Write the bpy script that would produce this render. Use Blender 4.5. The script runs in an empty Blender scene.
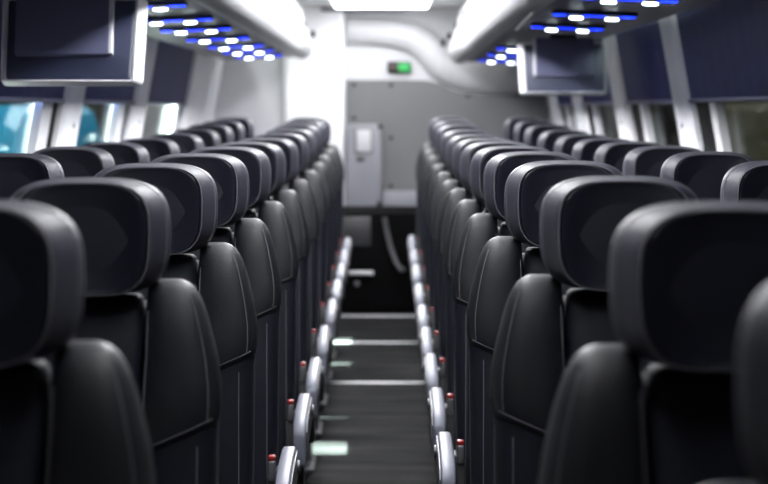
import bpy, bmesh, math, random
from mathutils import Vector, Matrix
random.seed(4)
C = bpy.context.scene.collection
sc = bpy.context.scene
F = 1820.0                      # focal length in pixels
CAM_Z = 1.48
PITCH = math.atan(132 / F)
YAW = 4 / F
XC = -0.047                     # bus centre line seen from the camera

# ------------------------------------------------------------------ materials
def mat(name, col, rough=.5, metal=0, spec=.5, bump=0, bscale=200, vary=0, vscale=6, coat=0, emit=None, estr=0, sheen=0):
    m = bpy.data.materials.new(name); m.use_nodes = True
    nt = m.node_tree; b = nt.nodes['Principled BSDF']
    b.inputs['Base Color'].default_value = (*col, 1)
    b.inputs['Roughness'].default_value = rough
    b.inputs['Metallic'].default_value = metal
    b.inputs['Specular IOR Level'].default_value = spec
    b.inputs['Coat Weight'].default_value = coat
    b.inputs['Sheen Weight'].default_value = sheen
    tc = nt.nodes.new('ShaderNodeTexCoord')
    if bump:
        n = nt.nodes.new('ShaderNodeTexNoise'); n.inputs['Scale'].default_value = bscale; n.inputs['Detail'].default_value = 3
        nt.links.new(tc.outputs['Object'], n.inputs['Vector'])
        bp = nt.nodes.new('ShaderNodeBump'); bp.inputs['Strength'].default_value = bump; bp.inputs['Distance'].default_value = .002
        nt.links.new(n.outputs['Fac'], bp.inputs['Height']); nt.links.new(bp.outputs['Normal'], b.inputs['Normal'])
    if vary:
        n = nt.nodes.new('ShaderNodeTexNoise'); n.inputs['Scale'].default_value = vscale; n.inputs['Detail'].default_value = 4
        nt.links.new(tc.outputs['Object'], n.inputs['Vector'])
        r = nt.nodes.new('ShaderNodeValToRGB')
        r.color_ramp.elements[0].color = (*[c * (1 - vary) for c in col], 1)
        r.color_ramp.elements[1].color = (*[min(1, c * (1 + vary)) for c in col], 1)
        r.color_ramp.elements[0].position = .3; r.color_ramp.elements[1].position = .7
        nt.links.new(n.outputs['Fac'], r.inputs['Fac']); nt.links.new(r.outputs['Color'], b.inputs['Base Color'])
    if emit:
        b.inputs['Emission Color'].default_value = (*emit, 1); b.inputs['Emission Strength'].default_value = estr
    return m

M = {}
M['leather_grey'] = mat('leather_grey', (.0145, .0147, .022), .55, spec=.28, bump=.25, bscale=260, vary=.12, vscale=30)
M['leather_wing'] = mat('leather_wing', (.0043, .0047, .0064), .52, spec=.22, bump=.25, bscale=260, vary=.12, vscale=30)
M['leather_navy'] = mat('leather_navy', (.0028, .0032, .0075), .5, spec=.2, bump=.2, bscale=320, vary=.15, vscale=30)
M['panel_navy'] = mat('panel_navy', (.0062, .007, .0125), .55, spec=.22, bump=.2, bscale=320, vary=.15, vscale=30)
M['fabric_navy'] = mat('fabric_navy', (.0025, .003, .0068), .6, spec=.16, bump=.25, bscale=500, vary=.15, vscale=30)
M['thread'] = mat('thread', (.09, .09, .1), .8, spec=.1)
M['shell'] = mat('shell', (.012, .012, .014), .45)
M['arm_grey'] = mat('arm_grey', (.09, .094, .12), .45, spec=.3, vary=.05, vscale=9)
M['arm_dark'] = mat('arm_dark', (.03, .03, .035), .4)
M['red'] = mat('red', (.2, .006, .006), .4)
M['buckle'] = mat('buckle', (.06, .06, .065), .4)
M['webbing'] = mat('webbing', (.02, .02, .022), .7)
M['steel_dark'] = mat('steel_dark', (.05, .05, .055), .45, metal=.6)
M['white_plastic'] = mat('white_plastic', (.78, .78, .80), .4, vary=.02, vscale=2)
M['rack_nose'] = mat('rack_nose', (.40, .40, .41), .42, vary=.03, vscale=3)
M['rack_panel'] = mat('rack_panel', (.06, .06, .064), .38, vary=.08, vscale=5)
M['ceiling'] = mat('ceiling', (.8, .8, .8), .6, vary=.02, vscale=2)
M['pillar'] = mat('pillar', (.74, .74, .77), .45, vary=.04, vscale=5)
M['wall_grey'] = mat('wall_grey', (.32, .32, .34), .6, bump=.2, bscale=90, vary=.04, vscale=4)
M['rear_grey'] = mat('rear_grey', (.12, .12, .124), .55, bump=.15, bscale=120, vary=.04, vscale=4)
M['rear_white'] = mat('rear_white', (.5, .5, .52), .5, vary=.02, vscale=2)
M['wall_white'] = mat('wall_white', (.8, .8, .84), .5, vary=.02, vscale=2)
M['locker'] = mat('locker', (.19, .19, .215), .45, vary=.03, vscale=5)
M['plate'] = mat('plate', (.45, .45, .47), .35)
M['black'] = mat('black', (.0012, .0012, .0014), .7, spec=.04)
M['gasket'] = mat('gasket', (.003, .003, .0035), .6, spec=.06)
M['blind'] = mat('blind', (.0055, .009, .068), .6, spec=.12, bump=.2, bscale=400, vary=.12, vscale=14)
M['blind_bar'] = mat('blind_bar', (.06, .06, .13), .4)
M['tv_navy'] = mat('tv_navy', (.020, .025, .058), .42, bump=.15, bscale=300)
M['tv_box'] = mat('tv_box', (.08, .085, .15), .42, bump=.15, bscale=300)
M['tv_rim'] = mat('tv_rim', (.6, .6, .63), .28, spec=.6)
M['blue_led'] = mat('blue_led', (.01, .02, .1), .3, emit=(.004, .03, 1), estr=5)
M['blue_body'] = mat('blue_body', (.02, .03, .16), .35)
M['lamp_white'] = mat('lamp_white', (.8, .9, 1), .3, emit=(.85, .97, 1), estr=9)
M['chrome'] = mat('chrome', (.5, .5, .52), .25, metal=.9)
M['strip_light'] = mat('strip_light', (.9, .9, .9), .4, emit=(1, .985, .98), estr=75)
M['sign_green'] = mat('sign_green', (.01, .12, .03), .4, emit=(.01, .9, .16), estr=.45)
M['sign_red'] = mat('sign_red', (.02, .007, .006), .4)
M['aluminium'] = mat('aluminium', (.55, .55, .56), .35, metal=.8, vary=.05, vscale=20)
M['van_blue'] = mat('van_blue', (.02, .30, .55), .4, vary=.05, vscale=3)
M['van_cream'] = mat('van_cream', (.20, .185, .11), .4, vary=.08, vscale=3)
M['lettering'] = mat('lettering', (.75, .9, .95), .5)
M['olive'] = mat('olive', (.16, .15, .085), .8, vary=.25, vscale=1.2)
M['asphalt'] = mat('asphalt', (.05, .05, .05), .9, vary=.2, vscale=3)
M['tyre'] = mat('tyre', (.01, .01, .01), .8)

def floor_mat():
    m = mat('floor_vinyl', (.05, .05, .052), .7, spec=.02)
    nt = m.node_tree; b = nt.nodes['Principled BSDF']
    tc = nt.nodes.new('ShaderNodeTexCoord'); mp = nt.nodes.new('ShaderNodeMapping')
    mp.inputs['Scale'].default_value = (1.2, 6, 1)
    nt.links.new(tc.outputs['Object'], mp.inputs['Vector'])
    n = nt.nodes.new('ShaderNodeTexNoise'); n.inputs['Scale'].default_value = 1.6; n.inputs['Detail'].default_value = 5
    nt.links.new(mp.outputs['Vector'], n.inputs['Vector'])
    r = nt.nodes.new('ShaderNodeValToRGB')
    r.color_ramp.elements[0].color = (.002, .002, .0021, 1); r.color_ramp.elements[0].position = .35
    r.color_ramp.elements[1].color = (.018, .018, .0185, 1); r.color_ramp.elements[1].position = .7
    nt.links.new(n.outputs['Fac'], r.inputs['Fac']); nt.links.new(r.outputs['Color'], b.inputs['Base Color'])
    n2 = nt.nodes.new('ShaderNodeTexNoise'); n2.inputs['Scale'].default_value = 500
    nt.links.new(tc.outputs['Object'], n2.inputs['Vector'])
    bp = nt.nodes.new('ShaderNodeBump'); bp.inputs['Strength'].default_value = .15; bp.inputs['Distance'].default_value = .001
    nt.links.new(n2.outputs['Fac'], bp.inputs['Height']); nt.links.new(bp.outputs['Normal'], b.inputs['Normal'])
    return m
M['floor'] = floor_mat()

def glass_mat():
    m = bpy.data.materials.new('window_glass'); m.use_nodes = True
    nt = m.node_tree; nt.nodes.clear()
    o = nt.nodes.new('ShaderNodeOutputMaterial'); mx = nt.nodes.new('ShaderNodeMixShader')
    t = nt.nodes.new('ShaderNodeBsdfTransparent'); t.inputs['Color'].default_value = (.85, .88, .87, 1)
    g = nt.nodes.new('ShaderNodeBsdfGlossy'); g.inputs['Roughness'].default_value = .03
    ge = nt.nodes.new('ShaderNodeNewGeometry')
    def mt(op, a, b):
        q = nt.nodes.new('ShaderNodeMath'); q.operation = op
        for k, v in enumerate((a, b)):
            if v is None: continue
            if isinstance(v, (int, float)): q.inputs[k].default_value = v
            else: nt.links.new(v, q.inputs[k])
        return q.outputs[0]
    dt = nt.nodes.new('ShaderNodeVectorMath'); dt.operation = 'DOT_PRODUCT'
    nt.links.new(ge.outputs['Normal'], dt.inputs[0]); nt.links.new(ge.outputs['Incoming'], dt.inputs[1])
    one = mt('SUBTRACT', 1.0, mt('ABSOLUTE', dt.outputs['Value'], None))
    fac = mt('ADD', mt('MULTIPLY', mt('POWER', one, 5.0), .55), .03)
    nt.links.new(fac, mx.inputs['Fac']); nt.links.new(t.outputs[0], mx.inputs[1]); nt.links.new(g.outputs[0], mx.inputs[2])
    nt.links.new(mx.outputs[0], o.inputs['Surface'])
    return m
M['glass'] = glass_mat()

# ------------------------------------------------------------------ mesh helpers
def link(name, bm, m, parent=None, smooth=True, angle=40):
    me = bpy.data.meshes.new(name)
    bmesh.ops.recalc_face_normals(bm, faces=bm.faces)
    bm.to_mesh(me); bm.free()
    if smooth:
        me.polygons.foreach_set('use_smooth', [True] * len(me.polygons))
        try: me.set_sharp_from_angle(angle=math.radians(angle))
        except Exception: pass
    me.materials.append(M[m] if isinstance(m, str) else m)
    o = bpy.data.objects.new(name, me); C.objects.link(o)
    if parent: o.parent = parent
    return o

def loft(bm, rings, cap=True, closed=True):
    vs = [[bm.verts.new(p) for p in r] for r in rings]
    n = len(rings[0])
    for a, b in zip(vs, vs[1:]):
        for i in range(n if closed else n - 1):
            j = (i + 1) % n
            try: bm.faces.new((a[i], a[j], b[j], b[i]))
            except ValueError: pass
    if cap:
        bm.faces.new(vs[0][::-1]); bm.faces.new(vs[-1])
    return vs

def box(bm, x0, x1, y0, y1, z0, z1, bev=0.0, mtx=None):
    g = bmesh.ops.create_cube(bm, size=1)
    for v in g['verts']:
        v.co = Vector((x0 + (v.co.x + .5) * (x1 - x0), y0 + (v.co.y + .5) * (y1 - y0), z0 + (v.co.z + .5) * (z1 - z0)))
    if bev:
        es = list({e for v in g['verts'] for e in v.link_edges})
        r = bmesh.ops.bevel(bm, geom=es, offset=bev, segments=3, profile=.5, affect='EDGES')
    if mtx is not None:
        bmesh.ops.transform(bm, matrix=mtx, verts=bm.verts)
    return bm

def tube(bm, pts, r, n=6, caps=True):
    pts = [Vector(p) for p in pts]
    rings = []
    for i, p in enumerate(pts):
        d = (pts[min(i + 1, len(pts) - 1)] - pts[max(i - 1, 0)]).normalized()
        u = d.cross(Vector((.13, .9, .31))).normalized(); v = d.cross(u)
        rings.append([p + r * (u * math.cos(a) + v * math.sin(a)) for a in [2 * math.pi * k / n for k in range(n)]])
    loft(bm, rings, caps)

def disc(bm, c, r, ax, depth, n=16):
    ax = Vector(ax).normalized(); u = ax.orthogonal().normalized(); v = ax.cross(u); c = Vector(c)
    rings = []
    for s, d in ((.9, 0), (1, .15), (1, .85), (.85, 1)):
        rings.append([c + ax * depth * d + r * s * (u * math.cos(2 * math.pi * k / n) + v * math.sin(2 * math.pi * k / n)) for k in range(n)])
    loft(bm, rings)

def prism(bm, poly, axis, a0, a1):
    """closed 2D polygon extruded along an axis: 'y' takes (x,z), 'x' takes (y,z), 'z' takes (x,y)"""
    f = {'y': lambda p, a: (p[0], a, p[1]), 'x': lambda p, a: (a, p[0], p[1]), 'z': lambda p, a: (p[0], p[1], a)}[axis]
    loft(bm, [[Vector(f(p, a0)) for p in poly], [Vector(f(p, a1)) for p in poly]])

def lerp_tab(tab, x):
    if x <= tab[0][0]: return tab[0][1:]
    for a, b in zip(tab, tab[1:]):
        if x <= b[0]:
            t = (x - a[0]) / (b[0] - a[0])
            return tuple(p + (q - p) * t for p, q in zip(a[1:], b[1:]))
    return tab[-1][1:]

def empty(name, loc=(0, 0, 0)):
    o = bpy.data.objects.new(name, None); C.objects.link(o); o.location = loc; o.empty_display_size = .05
    return o

def tag(o, label, cat, group=None, kind=None):
    o['label'] = label; o['category'] = cat
    if group: o['group'] = group
    if kind: o['kind'] = kind
    return o

def struct(o, label=None, cat=None):
    o['kind'] = 'structure'
    if label: o['label'] = label
    if cat: o['category'] = cat
    return o

def copy_tree(o, parent=None, swap=None):
    c = o.copy(); C.objects.link(c); c.parent = parent
    for ch in o.children: copy_tree(ch, c)
    return c

CR = Matrix.Rotation(YAW, 3, 'Z') @ Matrix.Rotation(math.pi / 2 - PITCH, 3, 'X')
def at(px, py, Y):
    """the point at depth Y that the photograph shows at pixel px, py"""
    d = CR @ Vector(((px - 384) / F, (242 - py) / F, -1))
    d *= Y / d.y
    return Vector((d.x, d.y, CAM_Z + d.z))

# ------------------------------------------------------------------ floor height towards the rear
LIFT = [(0, 0.0), (7.2, 0.0), (8.4, .015), (9.2, .032), (10.0, .048), (10.8, .064), (12.2, .08), (14, .08)]
def lift(y): return lerp_tab(LIFT, y)[0]

# ------------------------------------------------------------------ seat
def rec(y, z): return y + .16 * (z - 1.2)

HA, HB, HZ = .130, .0865, 1.283
def head_outline(inset, y, k=1, n=64, bend=.026):
    out = []
    for i in range(n):
        t = 2 * math.pi * i / n
        c, s = math.cos(t), math.sin(t)
        x = math.copysign(abs(c) ** (2 / 4.0), c); z = math.copysign(abs(s) ** (2 / 3.9), s)
        a, b = HA - inset, HB - inset * (.25 if s > 0 else .12)
        if z < 0: x *= 1 - .10 * z * z
        else: x *= 1 - .03 * z * z
        X, Z = x * a, z * b
        Z += .006 * (1 - (X / HA) ** 2) * (1 if z > 0 else 0)
        X *= k; Z *= k
        out.append(Vector((X, rec(y - bend * (abs(X) / HA) ** 2.2, HZ + Z), HZ + Z)))
    return out

def headrest_bm():
    bm = bmesh.new()
    lay = [(.05, .082), (.02, .076), (.006, .062), (.0, .048), (.001, .036), (.0035, .026), (.0082, .014), (.013, .003),
           (.0185, -.010), (.0235, -.0205), (.0252, -.0225), (.027, -.0222), (.030, -.018), (.05, -.017), (.08, -.015)]
    loft(bm, [head_outline(i, y) for i, y in lay])
    return bm

def head_insert_bm():
    bm = bmesh.new()
    lay = [(.029, -.014), (.0285, -.0195), (.031, -.0238), (.036, -.0245), (.044, -.0235)]
    loft(bm, [head_outline(i, y) for i, y in lay] + [head_outline(.044, y, k) for y, k in ((-.0225, .9), (-.021, .75), (-.0195, .55), (-.0185, .35), (-.018, .15), (-.018, .04))])
    return bm

def stitch_loop(inset, y, r=.0009):
    bm = bmesh.new()
    p = head_outline(inset, y)
    tube(bm, p + [p[0]], r, 5, False)
    return bm

# shoulder bolster profile, x measured from the seat's centre line
SH = [(.985, .077, .205, .046), (1.01, .079, .208, .050), (1.05, .083, .207, .051), (1.09, .086, .202, .050), (1.12, .088, .196, .049),
      (1.145, .089, .190, .047), (1.165, .090, .184, .044), (1.182, .091, .178, .040), (1.196, .092, .171, .034), (1.206, .093, .164, .027),
      (1.2135, .096, .155, .018), (1.218, .103, .144, .007)]
def sup(cx, hw, cy, hd, z, n=22, e=2.7):
    out = []
    for k in range(n):
        t = 2 * math.pi * k / n
        c, s = math.cos(t), math.sin(t)
        out.append(Vector((cx + hw * math.copysign(abs(c) ** (2 / e), c), cy + hd * math.copysign(abs(s) ** (2 / e), s), z)))
    return out

def shear(p, side=1):
    x, y, z = p
    w = max(0, min(1, (1.13 - z) / .13))
    z2 = z + w * .42 * (x - .155)
    return Vector((side * x, rec(y, z2), z2))

def shoulder_bm(side):
    bm = bmesh.new(); rings = []
    zs = [.978, .980, .985]
    for z, s in ((.976, .55), (.979, .85)):
        xl, xr, hd = lerp_tab(SH, .985)
        rings.append([shear(p, side) for p in sup((xl + xr) / 2, (xr - xl) / 2 * (.6 + .4 * s), .048, hd * s, z)])
    for i in range(len(SH)):
        z, xl, xr, hd = SH[i]
        rings.append([shear(p, side) for p in sup((xl + xr) / 2, (xr - xl) / 2, .048, hd, z)])
        if i + 1 < len(SH) and z < 1.16:
            zm = (z + SH[i + 1][0]) / 2; xl, xr, hd = lerp_tab(SH, zm)
            rings.append([shear(p, side) for p in sup((xl + xr) / 2, (xr - xl) / 2, .048, hd, zm)])
    loft(bm, rings)
    return bm

def sh_front(x, z):
    xl, xr, hd = lerp_tab(SH, z)
    u = min(.999, abs((x - (xl + xr) / 2) / ((xr - xl) / 2)))
    return .048 - hd * (1 - u ** 2.7) ** (1 / 2.7) - .0006

def shoulder_stitch_bm(side):
    bm = bmesh.new()
    P = []
    for z in (1.194, 1.186, 1.172, 1.155, 1.135, 1.11, 1.08, 1.05, 1.02, .995):
        xl, xr, hd = lerp_tab(SH, z); x = xr - .13 * (xr - xl)
        P.append(shear((x, sh_front(x, z), z), side))
    tube(bm, P, .0009, 5)
    P = []
    for z in (1.172, 1.16, 1.145, 1.13, 1.1, 1.06, 1.02, .99):
        xl, xr, hd = lerp_tab(SH, z); x = xl + .07 * (xr - xl)
        P.append(shear((x, sh_front(x, z), z), side))
    tube(bm, P, .0009, 5)
    P = [shear((x, sh_front(x, .992), .992), side) for x in (.083, .095, .115, .13, .15, .17, .185, .197)]
    tube(bm, P, .0009, 5)
    return bm

SD = [(.44, .116, .19, .038), (.6, .110, .196, .046), (.8, .090, .2, .047), (.95, .079, .201, .044), (1.0, .077, .203, .044)]
def side_bm(side):
    bm = bmesh.new(); rings = []
    for z, s in ((.425, .5), (.432, .85)):
        rings.append([(side * p.x, rec(p.y, p.z), p.z) for p in sup(.154, .036 * s, .05, .036 * s, z)])
    for z in (.44, .5, .55, .6, .65, .7, .75, .8, .85, .9, .95, .975, .99):
        xl, xr, hd = lerp_tab(SD, z)
        R = []
        for p in sup((xl + xr) / 2, (xr - xl) / 2, .05, hd, z):
            q = shear(p) if z > .93 else Vector((p.x, rec(p.y, z), z))
            if .9 < z <= .95: 
                q = Vector((p.x, rec(p.y, z), z + .15 * (p.x - .155)))
            R.append(Vector((side * q.x, q.y, q.z)))
        rings.append(R)
    loft(bm, rings)
    return bm

def side_stitch_bm(side):
    bm = bmesh.new(); P = []
    for z in (.97, .9, .8, .7, .6, .5):
        xl, xr, hd = lerp_tab(SD, z); x = xr - .22 * (xr - xl)
        u = (x - (xl + xr) / 2) / ((xr - xl) / 2)
        P.append((side * x, rec(.05 - hd * (1 - abs(u) ** 2.7) ** (1 / 2.7) - .0006, z), z))
    tube(bm, P, .0009, 5)
    return bm

def centre_bm():
    bm = bmesh.new(); rings = []
    for z, hw, hd in ((.43, .09, .02), (.44, .112, .034), (.5, .116, .04), (.56, .114, .043), (.6, .112, .045), (.615, .111, .041), (.63, .110, .045), (.7, .102, .046),
                      (.79, .092, .043), (.8, .091, .039), (.81, .09, .043), (.9, .084, .042), (.97, .078, .040), (.985, .076, .036), (1.0, .077, .040), (1.06, .083, .039),
                      (1.12, .087, .037), (1.15, .087, .034), (1.175, .086, .03), (1.188, .084, .024), (1.194, .079, .014)):
        rings.append([Vector((p.x, rec(p.y, z), z)) for p in sup(0, hw, .062, hd, z, 26, 4)])
    loft(bm, rings)
    return bm

def shell_bm():
    bm = bmesh.new(); rings = []
    for z, hw, hd in ((.36, .17, .015), (.37, .19, .028), (.5, .198, .032), (.9, .2, .03), (1.05, .2, .028), (1.1, .186, .026), (1.14, .165, .022), (1.165, .13, .018), (1.176, .11, .012), (1.18, .09, .006)):
        rings.append([Vector((p.x, rec(p.y, z), z)) for p in sup(0, hw, .094, hd, z, 26, 4)])
    loft(bm, rings)
    return bm

def cushion_bm():
    bm = bmesh.new(); rings = []
    for y, hw, hz, cz in ((-.475, .16, .03, .42), (-.466, .19, .055, .42), (-.44, .202, .066, .424), (-.4, .204, .064, .424), (-.25, .204, .06, .42), (-.12, .203, .058, .415), (-.075, .2, .05, .41)):
        R = []
        for k in range(30):
            t = 2 * math.pi * k / 30; c, s = math.cos(t), math.sin(t)
            x = hw * math.copysign(abs(c) ** .5, c); z = hz * math.copysign(abs(s) ** .5, s)
            if s > 0: z += .014 * (abs(x) / .2) ** 3 - .006
            R.append(Vector((x, y, cz + z)))
        rings.append(R)
    loft(bm, rings)
    return bm

def base_bm():
    bm = bmesh.new(); box(bm, -.19, .19, -.40, -.06, .31, .352, .008); return bm
def leg_bm(s):
    bm = bmesh.new()
    loft(bm, [[Vector((s * .13 + dx * w, -.24 + dy * l, z)) for dx, dy in ((-1, -1), (1, -1), (1, 1), (-1, 1))]
              for z, w, l in ((0, .03, .16), (.012, .03, .16), (.02, .018, .12), (.16, .016, .07), (.31, .02, .12))])
    return bm

def armrest_bm(side):
    bm = bmesh.new(); rings = []
    # (y, top z, bottom z, half width)
    for y, zt, zb, hw in ((-.045, .668, .615, .016), (-.05, .676, .605, .0165), (-.08, .678, .598, .0175), (-.2, .672, .588, .018), (-.3, .661, .572, .0185), (-.345, .650, .552, .0185),
                          (-.374, .638, .536, .018), (-.386, .622, .530, .0165), (-.39, .612, .536, .014)):
        cz, hz = (zt + zb) / 2, (zt - zb) / 2
        R = []
        for k in range(24):
            t = 2 * math.pi * k / 24; c, s = math.cos(t), math.sin(t)
            R.append(Vector((side * .229 + hw * math.copysign(abs(c) ** .28, c), y, cz + hz * math.copysign(abs(s) ** .3, s))))
        rings.append(R)
    loft(bm, rings)
    return bm

def arm_side_bm(side):
    bm = bmesh.new()
    x0, x1 = side * .2465, side * .2495
    poly = [(-.06, .668), (-.2, .663), (-.3, .652), (-.345, .640), (-.37, .62), (-.365, .545), (-.3, .578), (-.06, .604)]
    prism(bm, poly, 'x', min(x0, x1), max(x0, x1))
    return bm
def arm_pivot_bm(side):
    bm = bmesh.new(); disc(bm, (side * .2485, -.085, .632), .017, (side, 0, 0), .008); return bm
def arm_bracket_bm(side):
    bm = bmesh.new()
    box(bm, min(side * .196, side * .226), max(side * .196, side * .226), -.1, -.02, .40, .625, .005); return bm

def buckle_bm(side):
    bm = bmesh.new(); box(bm, side * .192 - .009, side * .192 + .009, -.142, -.118, .61, .658, .005); return bm
def buckle_button_bm(side):
    bm = bmesh.new(); box(bm, side * .192 - .0085, side * .192 + .0085, -.141, -.119, .658, .67, .003); return bm
def stalk_bm(side):
    bm = bmesh.new(); box(bm, side * .190 - .01, side * .190 + .01, -.134, -.126, .46, .62, .002); return bm

def build_seat(side, aisle):
    """side: +1 when the aisle lies at the seat's +x side"""
    t = empty('coach_seat')
    h = link('headrest', headrest_bm(), 'leather_grey', t, angle=60)
    link('headrest_insert', head_insert_bm(), 'leather_navy', h, angle=60)['label'] = 'dark smooth insert of the headrest'
    link('stitching', stitch_loop(.0252, -.0232), 'thread', h)['label'] = 'pale inner stitch line'
    link('stitching', stitch_loop(.0032, .0262, .0008), 'thread', h)['label'] = 'pale outer stitch line'
    link('back_panel', centre_bm(), 'panel_navy', t)
    for s in (-1, 1):
        bm = bmesh.new(); tube(bm, [(s * .045, rec(.055, 1.12), 1.12), (s * .045, rec(.055, 1.25), 1.25)], .006, 10)
        link('headrest_post', bm, 'steel_dark', t)
    link('back_shell', shell_bm(), 'shell', t)
    for s in (-1, 1):
        b = link('shoulder_bolster', shoulder_bm(s), 'leather_wing', t, angle=60)
        link('stitching', shoulder_stitch_bm(s), 'thread', b)['label'] = 'pale stitch line'
        b = link('side_bolster', side_bm(s), 'fabric_navy', t, angle=60)
        link('stitching', side_stitch_bm(s), 'thread', b)['label'] = 'pale stitch line'
    link('seat_cushion', cushion_bm(), 'leather_navy', t, angle=60)
    link('seat_frame', base_bm(), 'steel_dark', t)
    for s in (-1, 1): link('leg', leg_bm(s), 'steel_dark', t)
    if aisle:
        a = link('armrest', armrest_bm(side), 'arm_grey', t, angle=50)
        a['label'] = 'light grey plastic armrest'
        link('side_inlay', arm_side_bm(side), 'arm_dark', a, smooth=False)['label'] = 'dark inlay facing the aisle'
        link('pivot_cap', arm_pivot_bm(side), 'arm_dark', a)
        link('armrest_bracket', arm_bracket_bm(side), 'steel_dark', t)
    b = link('belt_buckle', buckle_bm(side), 'buckle', t)
    link('release_button', buckle_button_bm(side), 'red', b)['label'] = 'red release button'
    link('buckle_strap', stalk_bm(side), 'webbing', b)
    return t

ORD = ['first', 'second', 'third', 'fourth', 'fifth', 'sixth', 'seventh', 'eighth', 'ninth', 'tenth', 'eleventh', 'twelfth', 'thirteenth']
LZ = [2.0, 2.8, 3.58, 4.4, 5.22, 5.98, 6.86, 7.75, 8.53, 9.25, 9.97, 10.7]
RZ = [1.24, 1.97, 2.88, 3.76, 4.6, 5.33, 6.08, 6.81, 7.55, 8.37, 9.2, 10.0, 10.86]
XL, XLW, XR, XRW = -.465, -.912, .370, .817
def place(proto, used, x, y, label, group):
    o = proto if not used else copy_tree(proto)
    o.location = (x, y - .035, lift(y) + (.005 if 1.9 < y < 2.1 else 0))
    tag(o, label, 'coach seat', group)
    return o

cols = [
    (1, True, XL, LZ, 'left', 'aisle'),
    (-1, True, XR, RZ, 'right', 'aisle'),
    (1, False, XLW, LZ[3:], 'left', 'window'),
    (-1, False, XRW, RZ[3:], 'right', 'window'),
]
for side, aisle, x, zs, lr, kind in cols:
    p = build_seat(side, aisle)
    n = len(zs)
    for i, y in enumerate(zs):
        where = '%s of the aisle' % lr if aisle else 'by the %s windows' % lr
        if i == 0: lab = 'black leather coach seat %s, nearest the camera' % where
        elif i == n - 1: lab = 'black leather coach seat %s, last before the rear wall' % where
        elif i <= n // 2: lab = 'black leather coach seat %s, %s from the camera' % (where, ORD[i])
        else: lab = 'black leather coach seat %s, %s from the rear wall' % (where, ORD[n - 1 - i])
        place(p, i > 0, x, y, lab, '%s seats on the %s' % (kind, lr))

# ------------------------------------------------------------------ room shell
Y0, YR = -.6, 13.6
WX = 1.27
def wx(z): return WX if z < 1.34 else WX - .19 * (z - 1.34)

bm = bmesh.new()
prof = [(Y0, 0)] + [(y, lift(y)) for y in (7.2, 8.4, 9.2, 10.0, 10.8, 12.2, YR)]
poly = prof + [(YR, -.12), (Y0, -.12)]
prism(bm, poly, 'x', XC - 1.33, XC + 1.33)
struct(link('floor', bm, 'floor', smooth=False))

bm = bmesh.new(); box(bm, XC - .75, XC + .75, Y0, YR, 2.24, 2.29)
struct(link('ceiling', bm, 'ceiling', smooth=False))

def wall_strip(bm, s, y0, y1, z0, z1, t0, t1):
    """a slab that follows the leaning side wall; t0..t1 is the depth inward from the wall line"""
    zs = sorted({z0, z1} | ({1.34} if z0 < 1.34 < z1 else set()))
    a = [(XC + s * (wx(z) - t0), z) for z in zs]; b = [(XC + s * (wx(z) - t1), z) for z in zs[::-1]]
    prism(bm, a + b, 'y', y0, y1)

WIN0, WINB = .88, 1.86          # window sill and head
for s, nm in ((-1, 'left'), (1, 'right')):
    bm = bmesh.new()
    wall_strip(bm, s, Y0, YR, -.1, WIN0, -.05, 0)
    wall_strip(bm, s, Y0, YR, WINB, 2.24, -.05, 0)
    yend = 12.0 if s < 0 else 13.0
    wall_strip(bm, s, yend, YR, WIN0, WINB, -.05, 0)
    struct(link('wall_' + nm, bm, 'wall_grey' if s > 0 else 'wall_white', smooth=False))

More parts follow.
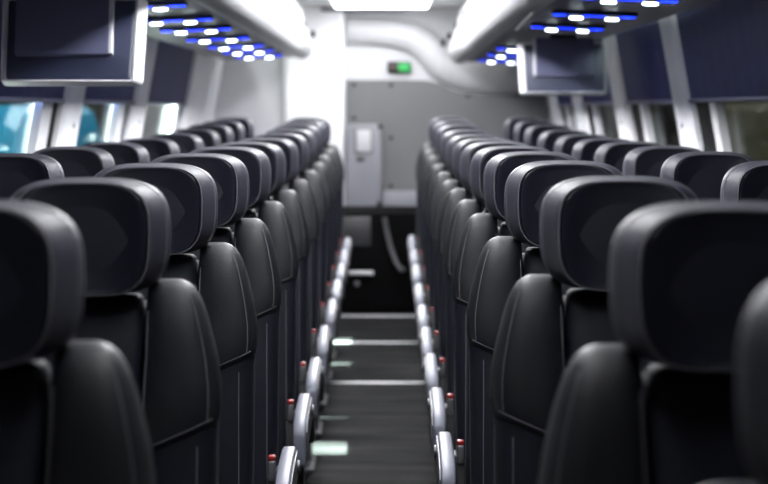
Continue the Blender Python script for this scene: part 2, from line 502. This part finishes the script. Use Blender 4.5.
# pillars between the windows
PIL = {-1: [(-.3, .0), (1.0, 1.35), (3.0, 3.35), (5.05, 5.45), (7.05, 7.46), (8.97, 9.42), (11.28, 11.75)],
       1: [(-.3, .0), (1.0, 1.35), (2.75, 3.05), (4.85, 5.2), (7.0, 7.37), (8.86, 9.3), (10.85, 11.35), (12.45, 13.0)]}
n = 0; w = 0; BL = []
for s, nm in ((-1, 'left'), (1, 'right')):
    for a, b in PIL[s]:
        n += 1
        bm = bmesh.new()
        zs = [WIN0, 1.34, WINB]
        rings = []
        for z in zs:
            x = wx(z)
            rings.append([Vector((XC + s * (x + .02), a - .01, z)), Vector((XC + s * (x - .03), a, z)), Vector((XC + s * (x - .045), a + .03, z)),
                          Vector((XC + s * (x - .045), b - .03, z)), Vector((XC + s * (x - .03), b, z)), Vector((XC + s * (x + .02), b + .01, z))])
        loft(bm, rings)
        o = struct(link('trim_%d' % n, bm, 'pillar', smooth=False), 'white window pillar', 'pillar')
        # two small screw heads
        if a > 6:
            bm = bmesh.new()
            for z in (1.30, 1.42):
                disc(bm, (XC + s * (wx(z) - .044), (a + b) / 2 + .03, z), .012, (-s, 0, 0), .004, 10)
            link('screw', bm, 'chrome', o)
    P = PIL[s]
    for (a0, b0), (a1, b1) in zip(P, P[1:]):
        w += 1
        bm = bmesh.new(); wall_strip(bm, s, b0, a1, WIN0, WINB, -.022, -.015)
        g = struct(link('window_%d' % w, bm, 'glass', smooth=False), 'tinted side window pane', 'window')
        # black seal against the pillars, then a pale upright strip
        bm = bmesh.new()
        sw = .15 if s < 0 else .33; fw = .2 if s < 0 else .12
        wall_strip(bm, s, a1 - sw, a1 + .005, WIN0, WINB, -.012, .012)
        wall_strip(bm, s, b0 - .005, b0 + .05, WIN0, WINB, -.012, .012)
        wall_strip(bm, s, b0, a1, WIN0, WIN0 + .05, -.012, .01)
        link('window_seal', bm, 'gasket', g, smooth=False)
        bm = bmesh.new(); wall_strip(bm, s, a1 - sw - fw, a1 - sw, WIN0 + .05, WINB, -.012, .02)
        link('frame_upright', bm, 'pillar', g, smooth=False)
        # roller blind
        bm = bmesh.new()
        zb = 1.515
        rings = []
        y0, y1 = b0 + .015, a1 - .015
        N = 24
        def row(z, t, sag=0):
            return
        pts_in, pts_out = [], []
        for k in range(N + 1):
            y = y0 + (y1 - y0) * k / N
            rip = .002 * math.sin(k * 2.3) * (1 if 0 < k < N else 0)
            col = []
            for z in (zb, 1.58, 1.66, 1.75, 1.85):
                col.append((XC + s * (wx(z) - .03 - rip), y, z))
            back = [(p[0] + s * .004, p[1], p[2]) for p in col[::-1]]
            rings.append([Vector(p) for p in col + back])
        loft(bm, rings)
        vis = [(i, 0) for i in range(9)]
        o = link('roller_blind', bm, 'blind', angle=50)
        side_word = 'left' if s < 0 else 'right'
        tag(o, 'BLIND', 'blind', 'dark blue blinds on the %s' % side_word)
        BL.append((s, a1, o))
        bm = bmesh.new(); tube(bm, [(XC + s * (wx(zb) - .033), y0, zb), (XC + s * (wx(zb) - .033), y1, zb)], .0085, 10)
        link('bottom_bar', bm, 'blind_bar', o)

# labels for the blinds in view: the nearest in view first
for s, nm in ((-1, 'left'), (1, 'right')):
    bl = sorted([q for q in BL if q[0] == s], key=lambda q: q[1])
    seen = [q[2] for q in bl if q[1] > 5.3]
    for o in [q[2] for q in bl if q[1] <= 5.3]:
        for ch in list(o.children): bpy.data.objects.remove(ch)
        bpy.data.objects.remove(o)
    for i, o in enumerate(seen):
        if i == 0 and s < 0: t = 'dark blue roller blind on the left behind the nearer hanging monitor'
        elif i == 0: t = 'wide dark blue roller blind at the right edge, nearest the camera'
        elif i == len(seen) - 1: t = 'short dark blue roller blind on the %s windows, nearest the rear wall' % nm
        else: t = 'dark blue roller blind on the %s windows, %s from the camera' % (nm, ORD[i])
        o['label'] = t

# ------------------------------------------------------------------ rear wall and what is on it
bm = bmesh.new(); box(bm, XC - 1.33, XC + 1.33, YR, YR + .06, -.1, 2.29)
struct(link('wall_rear', bm, 'rear_white', smooth=False))
bm = bmesh.new(); box(bm, XC - 1.33, XC + 1.33, Y0 - .06, Y0, -.1, 2.29)
struct(link('wall_front', bm, 'rear_grey', smooth=False))

def pxbox(bm, x0, y0, x1, y1, Y, d, bev=.004):
    a = at(x0, y1, Y); b = at(x1, y0, Y)
    box(bm, a.x, b.x, Y, Y + d, a.z, b.z, bev)

# white wall projecting beside the aisle (rounded corner)
a = at(284, 300, 13.48).x; b = at(345, 300, 13.48).x
bm = bmesh.new()
pts = [(a, YR)]
for k in range(9):
    t = math.pi / 2 * k / 8
    pts.append((a + .05 * (1 - math.cos(t)), 13.53 - .05 * math.sin(t)))
pts += [(a + .12, 13.48), (a + .125, 13.486), (a + .135, 13.486), (a + .14, 13.48), (b - .08, 13.48), (b - .075, 13.49), (b - .06, 13.49), (b - .055, 13.48)]
for k in range(7):
    t = math.pi / 2 * k / 6
    pts.append((b - .03 + .03 * math.sin(t), 13.51 - .03 * math.cos(t)))
pts.append((b, YR))
prism(bm, pts, 'z', 0.0, 2.24)
o = struct(link('wall_restroom', bm, 'white_plastic', angle=30), 'white projecting wall left of the grey rear panel', 'wall')

# grey panel with the drooping right-hand top edge
bm = bmesh.new()
top = [(346, 80), (400, 80), (425, 80.5), (436, 82.5), (444, 86), (452, 90), (462, 92.5), (480, 93.5), (549, 94)]
poly = [at(x, y, YR - .03) for x, y in top]
poly = [(p.x, p.z) for p in poly] + [(at(549, 200, YR - .03).x, .02), (at(346, 200, YR - .03).x, .02)]
prism(bm, poly, 'y', YR - .03, YR)
pnl = struct(link('wall_panel_rear', bm, 'rear_grey', smooth=False), 'grey rear partition panel with screw heads', 'panel')
for x, y in ((354, 85), (391, 85), (391, 138), (391, 186), (354, 118), (468, 96)):
    p = at(x, y, YR - .03); bm = bmesh.new(); disc(bm, (p.x, YR - .03, p.z), .014, (0, -1, 0), .006, 12)
    link('screw', bm, 'gasket', pnl)

# moulded white cove sweeping under the end of the right rack
bm = bmesh.new()
path = [(347, 31, .12), (378, 32, .14), (395, 33.5, .16), (412, 37, .18), (424, 44, .19), (433, 53, .20), (441, 62, .20), (450, 68, .19), (465, 73, .17), (500, 76, .14), (549, 77, .12)]
rings = []
for i, (x, y, d) in enumerate(path):
    c = at(x, y, YR); d *= .6; hgt = .105 + .03 * min(1, max(0, (x - 385) / 60))
    q0 = at(path[max(0, i - 1)][0], path[max(0, i - 1)][1], YR); q1 = at(path[min(len(path) - 1, i + 1)][0], path[min(len(path) - 1, i + 1)][1], YR)
    nrm = Vector((-(q1.z - q0.z), 0, q1.x - q0.x)).normalized()
    R = []
    for k in range(13):
        t = math.pi * k / 12
        R.append(Vector((c.x, YR, c.z)) + nrm * hgt * math.cos(t) - Vector((0, d * math.sin(t), 0)))
    rings.append(R)
loft(bm, rings)
struct(link('trim_20', bm, 'rear_white', angle=60), 'white curved moulding sweeping across the rear wall', 'moulding')
# strip along the ceiling edge
bm = bmesh.new(); pxbox(bm, 321, 7, 404, 11.5, 13.45, .15, .008)
struct(link('trim_21', bm, 'locker'), 'thin grey strip under the ceiling at the rear', 'trim')

# occupied sign
t = empty('restroom_sign', at(399, 72, YR - .05))
def rel(o, r): o.parent = r; o.location = o.location - r.location; return o
bm = bmesh.new(); pxbox(bm, 387.5, 61.5, 411, 72.5, YR - .05, .05, .012); rel(link('housing', bm, 'black'), t)
bm = bmesh.new(); pxbox(bm, 398.5, 63, 409.8, 71.5, YR - .056, .01, .004); rel(link('lit_panel', bm, 'sign_green'), t)['label'] = 'glowing green half'
bm = bmesh.new(); pxbox(bm, 389, 63, 398, 71.5, YR - .056, .01, .004); rel(link('unlit_panel', bm, 'sign_red'), t)['label'] = 'unlit dark red half'
tag(t, 'small black rear wall sign with its right half glowing green', 'sign')

# locker box on the rear panel
t = empty('wall_locker', at(364, 208, 13.4))
bm = bmesh.new(); pxbox(bm, 346, 124.5, 382, 208, 13.42, .15, .015); rel(link('body', bm, 'locker'), t)
bm = bmesh.new(); pxbox(bm, 354.5, 128.5, 372.5, 153.5, 13.41, .02, .006); f = rel(link('plate_frame', bm, 'rear_grey'), t)
bm = bmesh.new(); pxbox(bm, 356.5, 130, 371, 152, 13.402, .02, .006); p = link('plate', bm, 'plate'); p.parent = f
p['label'] = 'bright rectangular plate'
bm = bmesh.new(); pxbox(bm, 356.5, 157, 364.5, 161.5, 13.41, .02, .004); rel(link('latch', bm, 'arm_dark'), t)['label'] = 'small dark latch'
for x, y in ((380, 126.5), (379, 204)):
    bm = bmesh.new(); q = at(x, y, 13.42); disc(bm, (q.x, 13.42, q.z), .017, (0, -1, 0), .01, 12); rel(link('bolt', bm, 'gasket'), t)
tag(t, 'tall pale grey box with bright plate on the rear wall beside the aisle', 'locker')

bm = bmesh.new(); pxbox(bm, 383, 191.5, 420, 215, 13.45, .115, .012)
tag(link('low_panel', bm, 'locker'), 'low pale grey panel at the foot of the grey rear wall', 'panel')

# black block added for the shade at the aisle end, with nosing and rail
t = empty('rear_cabinet', (XC, 12.5, lift(12.4)))
bm = bmesh.new(); z1 = at(360, 213, 12.5).z; box(bm, at(336, 300, 12.5).x, at(432, 300, 12.5).x, 12.5, 13.38, lift(12.4), z1, .01); rel(link('body', bm, 'black'), t)
bm = bmesh.new(); pxbox(bm, 340, 217, 371, 246, 12.49, .02, .006); rel(link('front_panel', bm, 'shell'), t)
bm = bmesh.new(); pxbox(bm, 349, 271.3, 373.5, 275, 12.46, .05, .004); rel(link('nosing', bm, 'aluminium'), t)['label'] = 'bright metal nosing'
bm = bmesh.new(); q = at(357, 283.5, 12.5); disc(bm, (q.x, 12.5, q.z), .02, (0, -1, 0), .008); rel(link('knob', bm, 'buckle'), t)
bm = bmesh.new()
tube(bm, [at(384.5, 217, 12.47), at(387, 232, 12.46), at(391, 248, 12.44), at(396, 262, 12.42), at(401, 270, 12.40), at(405, 269, 12.42)], .017, 8)
rel(link('slanted_rail', bm, 'steel_dark'), t)['label'] = 'slanting grey rail'
tag(t, 'low black cabinet under the pale panels at the rear end of the aisle', 'cabinet')

# bright strips across the aisle floor; the wide rear one imitates a reflection
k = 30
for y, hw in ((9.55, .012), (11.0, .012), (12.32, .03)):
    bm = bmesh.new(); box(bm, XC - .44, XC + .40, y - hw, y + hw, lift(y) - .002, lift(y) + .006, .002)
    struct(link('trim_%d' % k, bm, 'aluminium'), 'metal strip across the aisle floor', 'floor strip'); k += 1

# ------------------------------------------------------------------ luggage racks
def panel_z(s, y):
    z = 1.845
    if s > 0: z -= .025 * min(1, max(0, (y - 9) / 4.2))
    return z
def rack(s, yend):
    nm = 'left' if s < 0 else 'right'
    t = empty('luggage_rack', (XC + s * .8, 6, 1.84))
    # profile measured from the bus centre line
    nose = [(.605, .006)] + [(.562 + .088 * math.cos(math.radians(a)), .076 + .088 * math.sin(math.radians(a))) for a in range(300, 149, -10)] + [(.497, .15), (.51, .19), (.53, .25), (.555, .362),
            (.60, .362), (.62, .2), (.62, .06)]
    bm = bmesh.new(); rings = []
    ys = [Y0 + .02, 3, 6, 9, 10.5, 12] + [yend - .3 + .3 * math.sin(math.pi / 2 * k / 8) for k in range(9)]
    for y in ys:
        t_ = max(0, (y - (yend - .3)) / .3); sc_ = math.sqrt(max(0, 1 - (t_ * .96) ** 2)) if t_ > 0 else 1
        dz = panel_z(s, y)
        rings.append([Vector((XC + s * (.60 + (u - .60) * (.35 + .65 * sc_)), y, dz + v * (1 if v > .19 else (.4 + .6 * sc_)) )) for u, v in nose])
    loft(bm, rings)
    rel(link('rack_nose', bm, 'rack_nose', angle=50), t)['label'] = 'rounded pale nose along the aisle'
    bm = bmesh.new(); rings = []
    for y in [Y0 + .02, 3, 6, 9, 10.5, 12, yend - .02, yend]:
        z = panel_z(s, y)
        rings.append([Vector((XC + s * u, y, z + v)) for u, v in ((.6, .008), (.7, .004), (1.0, -.008), (1.105, -.0145), (1.114, .0), (1.114, .025), (.6, .03))])
    loft(bm, rings)
    rel(link('bottom_panel', bm, 'rack_panel', smooth=False), t)['label'] = 'dark grey underside'
    # dark latch slots on the upper face
    pts = {-1: [(291, 12), (303.5, 25.5), (313, 34)], 1: [(474, 4), (465, 14.5), (457, 26), (449, 36), (443, 42.5)]}[s]
    for px, py in pts:
        # find where the pixel's ray meets the nose face
        best = None
        for j in range(600):
            Y = 5 + j * .014
            q = at(px, py, Y); u = s * (q.x - XC); v = q.z - panel_z(s, Y)
            face = lerp_tab([(.05, .476), (.09, .478), (.135, .492), (.18, .51), (.25, .53), (.395, .555)], v)[0]
            if u <= face and best is None: 
                pass
            if best is None or abs(u - face) < best[0]: best = (abs(u - face), Y, q, v)
        _, Y, q, v = best
        Y = min(Y, yend - .35)
        q = at(px, py, Y)
        bm = bmesh.new(); box(bm, q.x - .014, q.x + .014, Y - .035, Y + .035, q.z - .022, q.z + .022, .006)
        rel(link('latch', bm, 'gasket'), t)
    if s > 0:  # white bar added to imitate a streak of reflected light
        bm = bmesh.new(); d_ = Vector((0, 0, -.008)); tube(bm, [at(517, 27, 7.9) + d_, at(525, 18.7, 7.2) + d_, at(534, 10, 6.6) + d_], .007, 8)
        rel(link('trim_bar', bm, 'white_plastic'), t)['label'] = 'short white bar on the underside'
    tag(t, 'long overhead luggage rack with pale rounded nose along the %s side' % nm, 'luggage rack')
    return t
rack(-1, 13.0); rack(1, 13.3)

# reading light strips under the racks
def led(s, y, label):
    z = panel_z(s, y) - .0024 - .0055
    t = empty('reading_light_strip', (XC + s * (.79 if s < 0 else .81), y, z))
    t.rotation_euler = (0, s * .04, 0)
    bm = bmesh.new(); box(bm, -.155, .155, -.05, .05, -.010, .004, .004); link('mounting_plate', bm, 'blue_body', t)
    for x0, x1, w in ((-.15, -.106, .026), (-.04, .035, .012), (.1, .15, .026)):
        bm = bmesh.new(); box(bm, x0, x1, -w, w, -.0125, -.009, .0015)
        link('blue_glow', bm, 'blue_led', t)['label'] = 'glowing blue night light'
    for dx in (-.066, .066):
        bm = bmesh.new(); disc(bm, (dx, 0, -.008), .028, (0, 0, -1), .01, 20); l = link('lamp_ring', bm, 'chrome', t)
        bm = bmesh.new(); disc(bm, (dx, 0, -.016), .0245, (0, 0, -1), .008, 20); link('lamp_lens', bm, 'lamp_white', l)['label'] = 'bright white round lamp'
    tag(t, label, 'reading light', 'blue reading light strips under the %s rack' % ('left' if s < 0 else 'right'))
LY = [6.2, 7.13, 7.97, 9.0, 10.06, 10.95, 11.86]
for i, y in enumerate(LY):
    led(-1, y, 'blue lit strip with white lamps under the left rack, %s from the camera' % ORD[i] if i < 6 else 'blue lit strip with white lamps under the left rack, nearest the rear')
for s_ in (-1, 1):  # unseen strips continuing the row, added to light and tint the near seats
    for y, w in ((2.2, 'first'), (3.2, 'second'), (4.2, 'third')):
        led(s_, y, 'blue lit strip over the near %s seats, %s of three before the monitor' % ('left' if s_ < 0 else 'right', w))
RY = [5.79, 6.78, 7.8, 10.3, 11.3, 12.3]
for i, y in enumerate(RY):
    led(1, y, ['blue lit strip with two white lamps under the right rack, nearest the camera', 'blue lit strip with two white lamps under the right rack, second from the camera',
               'blue lit strip with two white lamps right above the right monitor', 'blue lit strip under the right rack, first one behind the monitor',
               'blue lit strip under the right rack, second one behind the monitor', 'blue lit strip under the right rack, last one before the rear wall'][i])

# ------------------------------------------------------------------ hanging monitors, seen from behind
def monitor(s, px, ytop, ybot, Y, label):
    W, H, D = (.405, .258, .045) if s < 0 else (.405, .245, .045)
    bot = at(px, ybot, Y)
    t = empty('hanging_monitor', bot)
    t.rotation_euler = (math.radians(-13), 0, 0)     # top leans away from the camera
    def trap(w, h, y, dz=0):
        # the aisle-side edge slants a little
        si = -s
        p = [(-w / 2, dz), (w / 2, dz), (w / 2, dz + h), (-w / 2, dz + h)]
        out = []
        for x, z in p:
            if x * si > 0: x += si * (.010 * (z / H) - .013 * max(0, 1 - y / D))
            out.append((x, z))
        return [Vector((x, y, z)) for x, z in out]
    def rnd(poly, r, n=5):
        out = []
        for i in range(4):
            p, a, b = poly[i], poly[i - 1], poly[(i + 1) % 4]
            da, db = (a - p).normalized() * r, (b - p).normalized() * r
            for k in range(n + 1):
                u = k / n
                out.append(p + da * (1 - u) ** 2 + db * u ** 2)
        return out
    bm = bmesh.new()
    i_ = .024
    rings = [rnd(trap(W - .03, H - .03, D + .012, .015), .015), rnd(trap(W, H, D, 0), .018), rnd(trap(W - .002, H - .002, .012, .001), .016), rnd(trap(W - .02, H - .012, .0, .004), .01), rnd(trap(W - .036, H - .023, .004, .009), .008),
             rnd(trap(W - .037, H - .024, .02, .0095), .008)]
    loft(bm, rings)
    link('housing', bm, 'tv_rim', t, angle=35)['label'] = 'silver white rim'
    bm = bmesh.new()
    loft(bm, [rnd(trap(W - .038, H - .025, .021, .010), .008), rnd(trap(W - .038, H - .025, .006, .010), .008), rnd(trap(W - .05, H - .037, .003, .016), .006)])
    link('back_cover', bm, 'tv_navy', t, angle=35)['label'] = 'dark navy back cover'
    bm = bmesh.new()
    x0 = -.155 if s < 0 else -.13
    loft(bm, [[Vector((x0 + a * .265, y, .075 + c * (H - .075 + .01))) for a, c in ((0, 0), (1, 0), (1, 1), (0, 1))] for y in (.004, -.030)])
    bmesh.ops.bevel(bm, geom=list(bm.edges), offset=.003, segments=2, affect='EDGES')
    b = link('mount_box', bm, 'tv_box', t)
    b['label'] = 'navy mounting box on the back'
    si = -s
    bm = bmesh.new()
    xs = x0 + (.265 if si > 0 else 0)
    box(bm, min(xs, xs + si * .012), max(xs, xs + si * .012), -.026, .004, .079, H + .006, .002)  # pale slab paints the lit aisle side of the navy box
    link('box_side', bm, 'tv_rim', b)['label'] = 'pale side of the box'
    bm = bmesh.new()
    box(bm, -.06, .06, .014, .044, H - .02, .284, .0005)
    link('bracket', bm, 'steel_dark', t)
    tag(t, label, 'monitor')
monitor(-1, 70, 0, 82.5, 5.2, 'large hanging monitor at upper left, its navy back in a white rim')
monitor(1, 564.5, 38, 93.2, 8.4, 'smaller looking hanging monitor under the right rack, seen from behind')

# ------------------------------------------------------------------ ceiling light strips
SL = [(1.3, 2.9), (3.0, 4.6), (4.7, 6.3), (6.4, 8.0), (8.1, 9.7), (9.8, 11.25)]
for k, e in enumerate((34, 70, 75, 90, 95, 130)): M['strip%d' % k] = mat('strip_light', (.9, .9, .9), .4, emit=(.96, .97, 1), estr=e)
for i, (a, b) in enumerate(SL):
    t = empty('ceiling_light', (XC, (a + b) / 2, 2.15))
    bm = bmesh.new(); box(bm, -.08, .08, -(b - a) / 2, (b - a) / 2, .022, .09, .003); link('housing', bm, 'white_plastic', t)
    bm = bmesh.new(); box(bm, -.055, .055, -(b - a) / 2 + .02, (b - a) / 2 - .02, -.022, .022, .003); link('diffuser', bm, 'strip%d' % i, t)['label'] = 'glowing white diffuser'
    tag(t, 'long white strip light on the ceiling over the aisle', 'ceiling light', 'ceiling strip lights over the aisle')

M['rear_panel_light'] = mat('rear_panel_light', (.9, .9, .9), .4, emit=(.97, .98, 1), estr=12)
t = empty('ceiling_light', (XC, 12.3, 2.2))
bm = bmesh.new(); box(bm, -.36, .36, -.85, .95, .026, .04, .003); link('housing', bm, 'white_plastic', t)
bm = bmesh.new(); box(bm, -.33, .33, -.82, .92, .012, .027, .003); link('diffuser', bm, 'rear_panel_light', t)['label'] = 'glowing white diffuser'
tag(t, 'broad white ceiling light panel close to the rear wall', 'ceiling light')

# ------------------------------------------------------------------ outside
bm = bmesh.new(); box(bm, -14, 14, -4, 34, -1.3, -1.2); struct(link('ground', bm, 'asphalt', smooth=False))
for s, nm in ((-1, 'left'), (1, 'right')):
    bm = bmesh.new(); box(bm, min(s * 6.0, s * 6.2), max(s * 6.0, s * 6.2), 4, 34, -1.2, 5); struct(link('garage_wall_' + nm, bm, 'olive', smooth=False), 'dim olive garage wall outside the %s windows' % nm, 'wall')
bm = bmesh.new(); box(bm, -6.2, 6.2, 33.8, 34, -1.2, 5); struct(link('garage_wall_far', bm, 'olive', smooth=False))

def van(s, x, y0, y1, h, body, label, stripe):
    t = empty('parked_van', (x, (y0 + y1) / 2, -1.2))
    L = (y1 - y0) / 2
    bm = bmesh.new()
    rings = []
    for xx, sc_ in ((-.95, .9), (-.9, .97), (-.8, 1), (.8, 1), (.9, .97), (.95, .9)):
        prof = [(-L, .35), (L, .35), (L, h - .5), (L - .12, h - .15), (L - .4, h), (-L + .4, h), (-L + .12, h - .15), (-L, h - .5)]
        rings.append([Vector((xx, a * (1 - (1 - sc_) * .1), .35 + (c - .35) * sc_)) for a, c in prof])
    loft(bm, rings); link('body', bm, body, t, angle=30)
    for yy in (-L + .6, L - .6):
        for xx in (-.85, .75):
            bm = bmesh.new(); disc(bm, (xx, yy, .34), .34, (1, 0, 0), .2, 24); link('wheel', bm, 'tyre', t)
    f = -s * .955
    if stripe:
        bm = bmesh.new(); random.seed(9)
        yy = -L + .5
        while yy < L - .55:
            wd = random.uniform(.12, .2)
            box(bm, min(f, f - s * .01), max(f, f - s * .01), yy, yy + wd, h - .98, h - .98 + random.choice((.2, .26)), .01); yy += wd + .05
        link('pale_marking', bm, 'lettering', t)['label'] = 'pale row of blocks along the side'
    else:
        bm = bmesh.new(); box(bm, min(f, f - s * .01), max(f, f - s * .01), -L * .3, L * .35, h - .95, h - .5, .05); link('side_window', bm, 'gasket', t)
    return tag(t, label, 'van')
van(-1, -3.9, 14.6, 19.0, 2.72, 'van_blue', 'bright blue van with pale marking seen through the left windows', True)
van(1, 4.2, 15.0, 19.2, 2.75, 'van_cream', 'olive beige van with dark window seen through the right windows', False)
# blue slatted shutter further back on the left
t = empty('slatted_shutter', (-4.6, 23, -1.2))
bm = bmesh.new(); box(bm, -.05, .05, -3.0, 3.0, 0, 2.7); link('backing', bm, 'gasket', t, smooth=False)
for k in range(12):
    bm = bmesh.new(); box(bm, .05, .1, -2.9 + k * .49, -2.9 + k * .49 + .26, .05, 2.65, .01); link('slat', bm, 'van_blue', t)
tag(t, 'blue slatted shutter seen through the second left window', 'shutter')

def area(name, loc, rot, sx, sy, power, col):
    l = bpy.data.lights.new(name, 'AREA'); l.shape = 'RECTANGLE'; l.size = sx; l.size_y = sy; l.energy = power; l.color = col
    o = bpy.data.objects.new(name, l); C.objects.link(o); o.location = loc; o.rotation_euler = rot
    return o
area('garage_lamp', (-1.75, 18, 4.2), (0, math.radians(38), 0), .5, 16, 700, (.93, 1, .95))
area('garage_lamp', (1.75, 17, 4.2), (0, math.radians(-38), 0), .5, 12, 100, (1, .97, .85))
l = bpy.data.lights.new('yard_floodlight', 'SPOT'); l.energy = 1000000; l.spot_size = math.radians(24); l.spot_blend = .15; l.shadow_soft_size = .05; l.color = (.85, 1, .9)
o = bpy.data.objects.new('yard_floodlight', l); C.objects.link(o); o.location = (-9.0, 8.8, 12.3)
o.rotation_euler = (Vector((-.26, 8.5, 0)) - o.location).to_track_quat('-Z', 'Y').to_euler()

# ------------------------------------------------------------------ world, camera, view
w_ = bpy.data.worlds.new('World'); sc.world = w_; w_.use_nodes = True
w_.node_tree.nodes['Background'].inputs['Color'].default_value = (.10, .12, .14, 1)
w_.node_tree.nodes['Background'].inputs['Strength'].default_value = .1

cam = bpy.data.cameras.new('Camera'); co = bpy.data.objects.new('Camera', cam); C.objects.link(co)
cam.sensor_width = 36; cam.lens = F / 768 * 36
co.location = (0, 0, CAM_Z); co.rotation_euler = (math.pi / 2 - PITCH, 0, YAW)
cam.clip_start = .05
cam.dof.use_dof = True; cam.dof.focus_distance = 3.85; cam.dof.aperture_fstop = 4.6
sc.camera = co
sc.cycles.use_denoising = True
sc.cycles.max_bounces = 8; sc.cycles.transparent_max_bounces = 12
sc.cycles.sample_clamp_indirect = 6
vs = sc.view_settings
vs.view_transform = 'Standard'; vs.look = 'None'; vs.gamma = 1; vs.use_curve_mapping = False; vs.exposure = 0
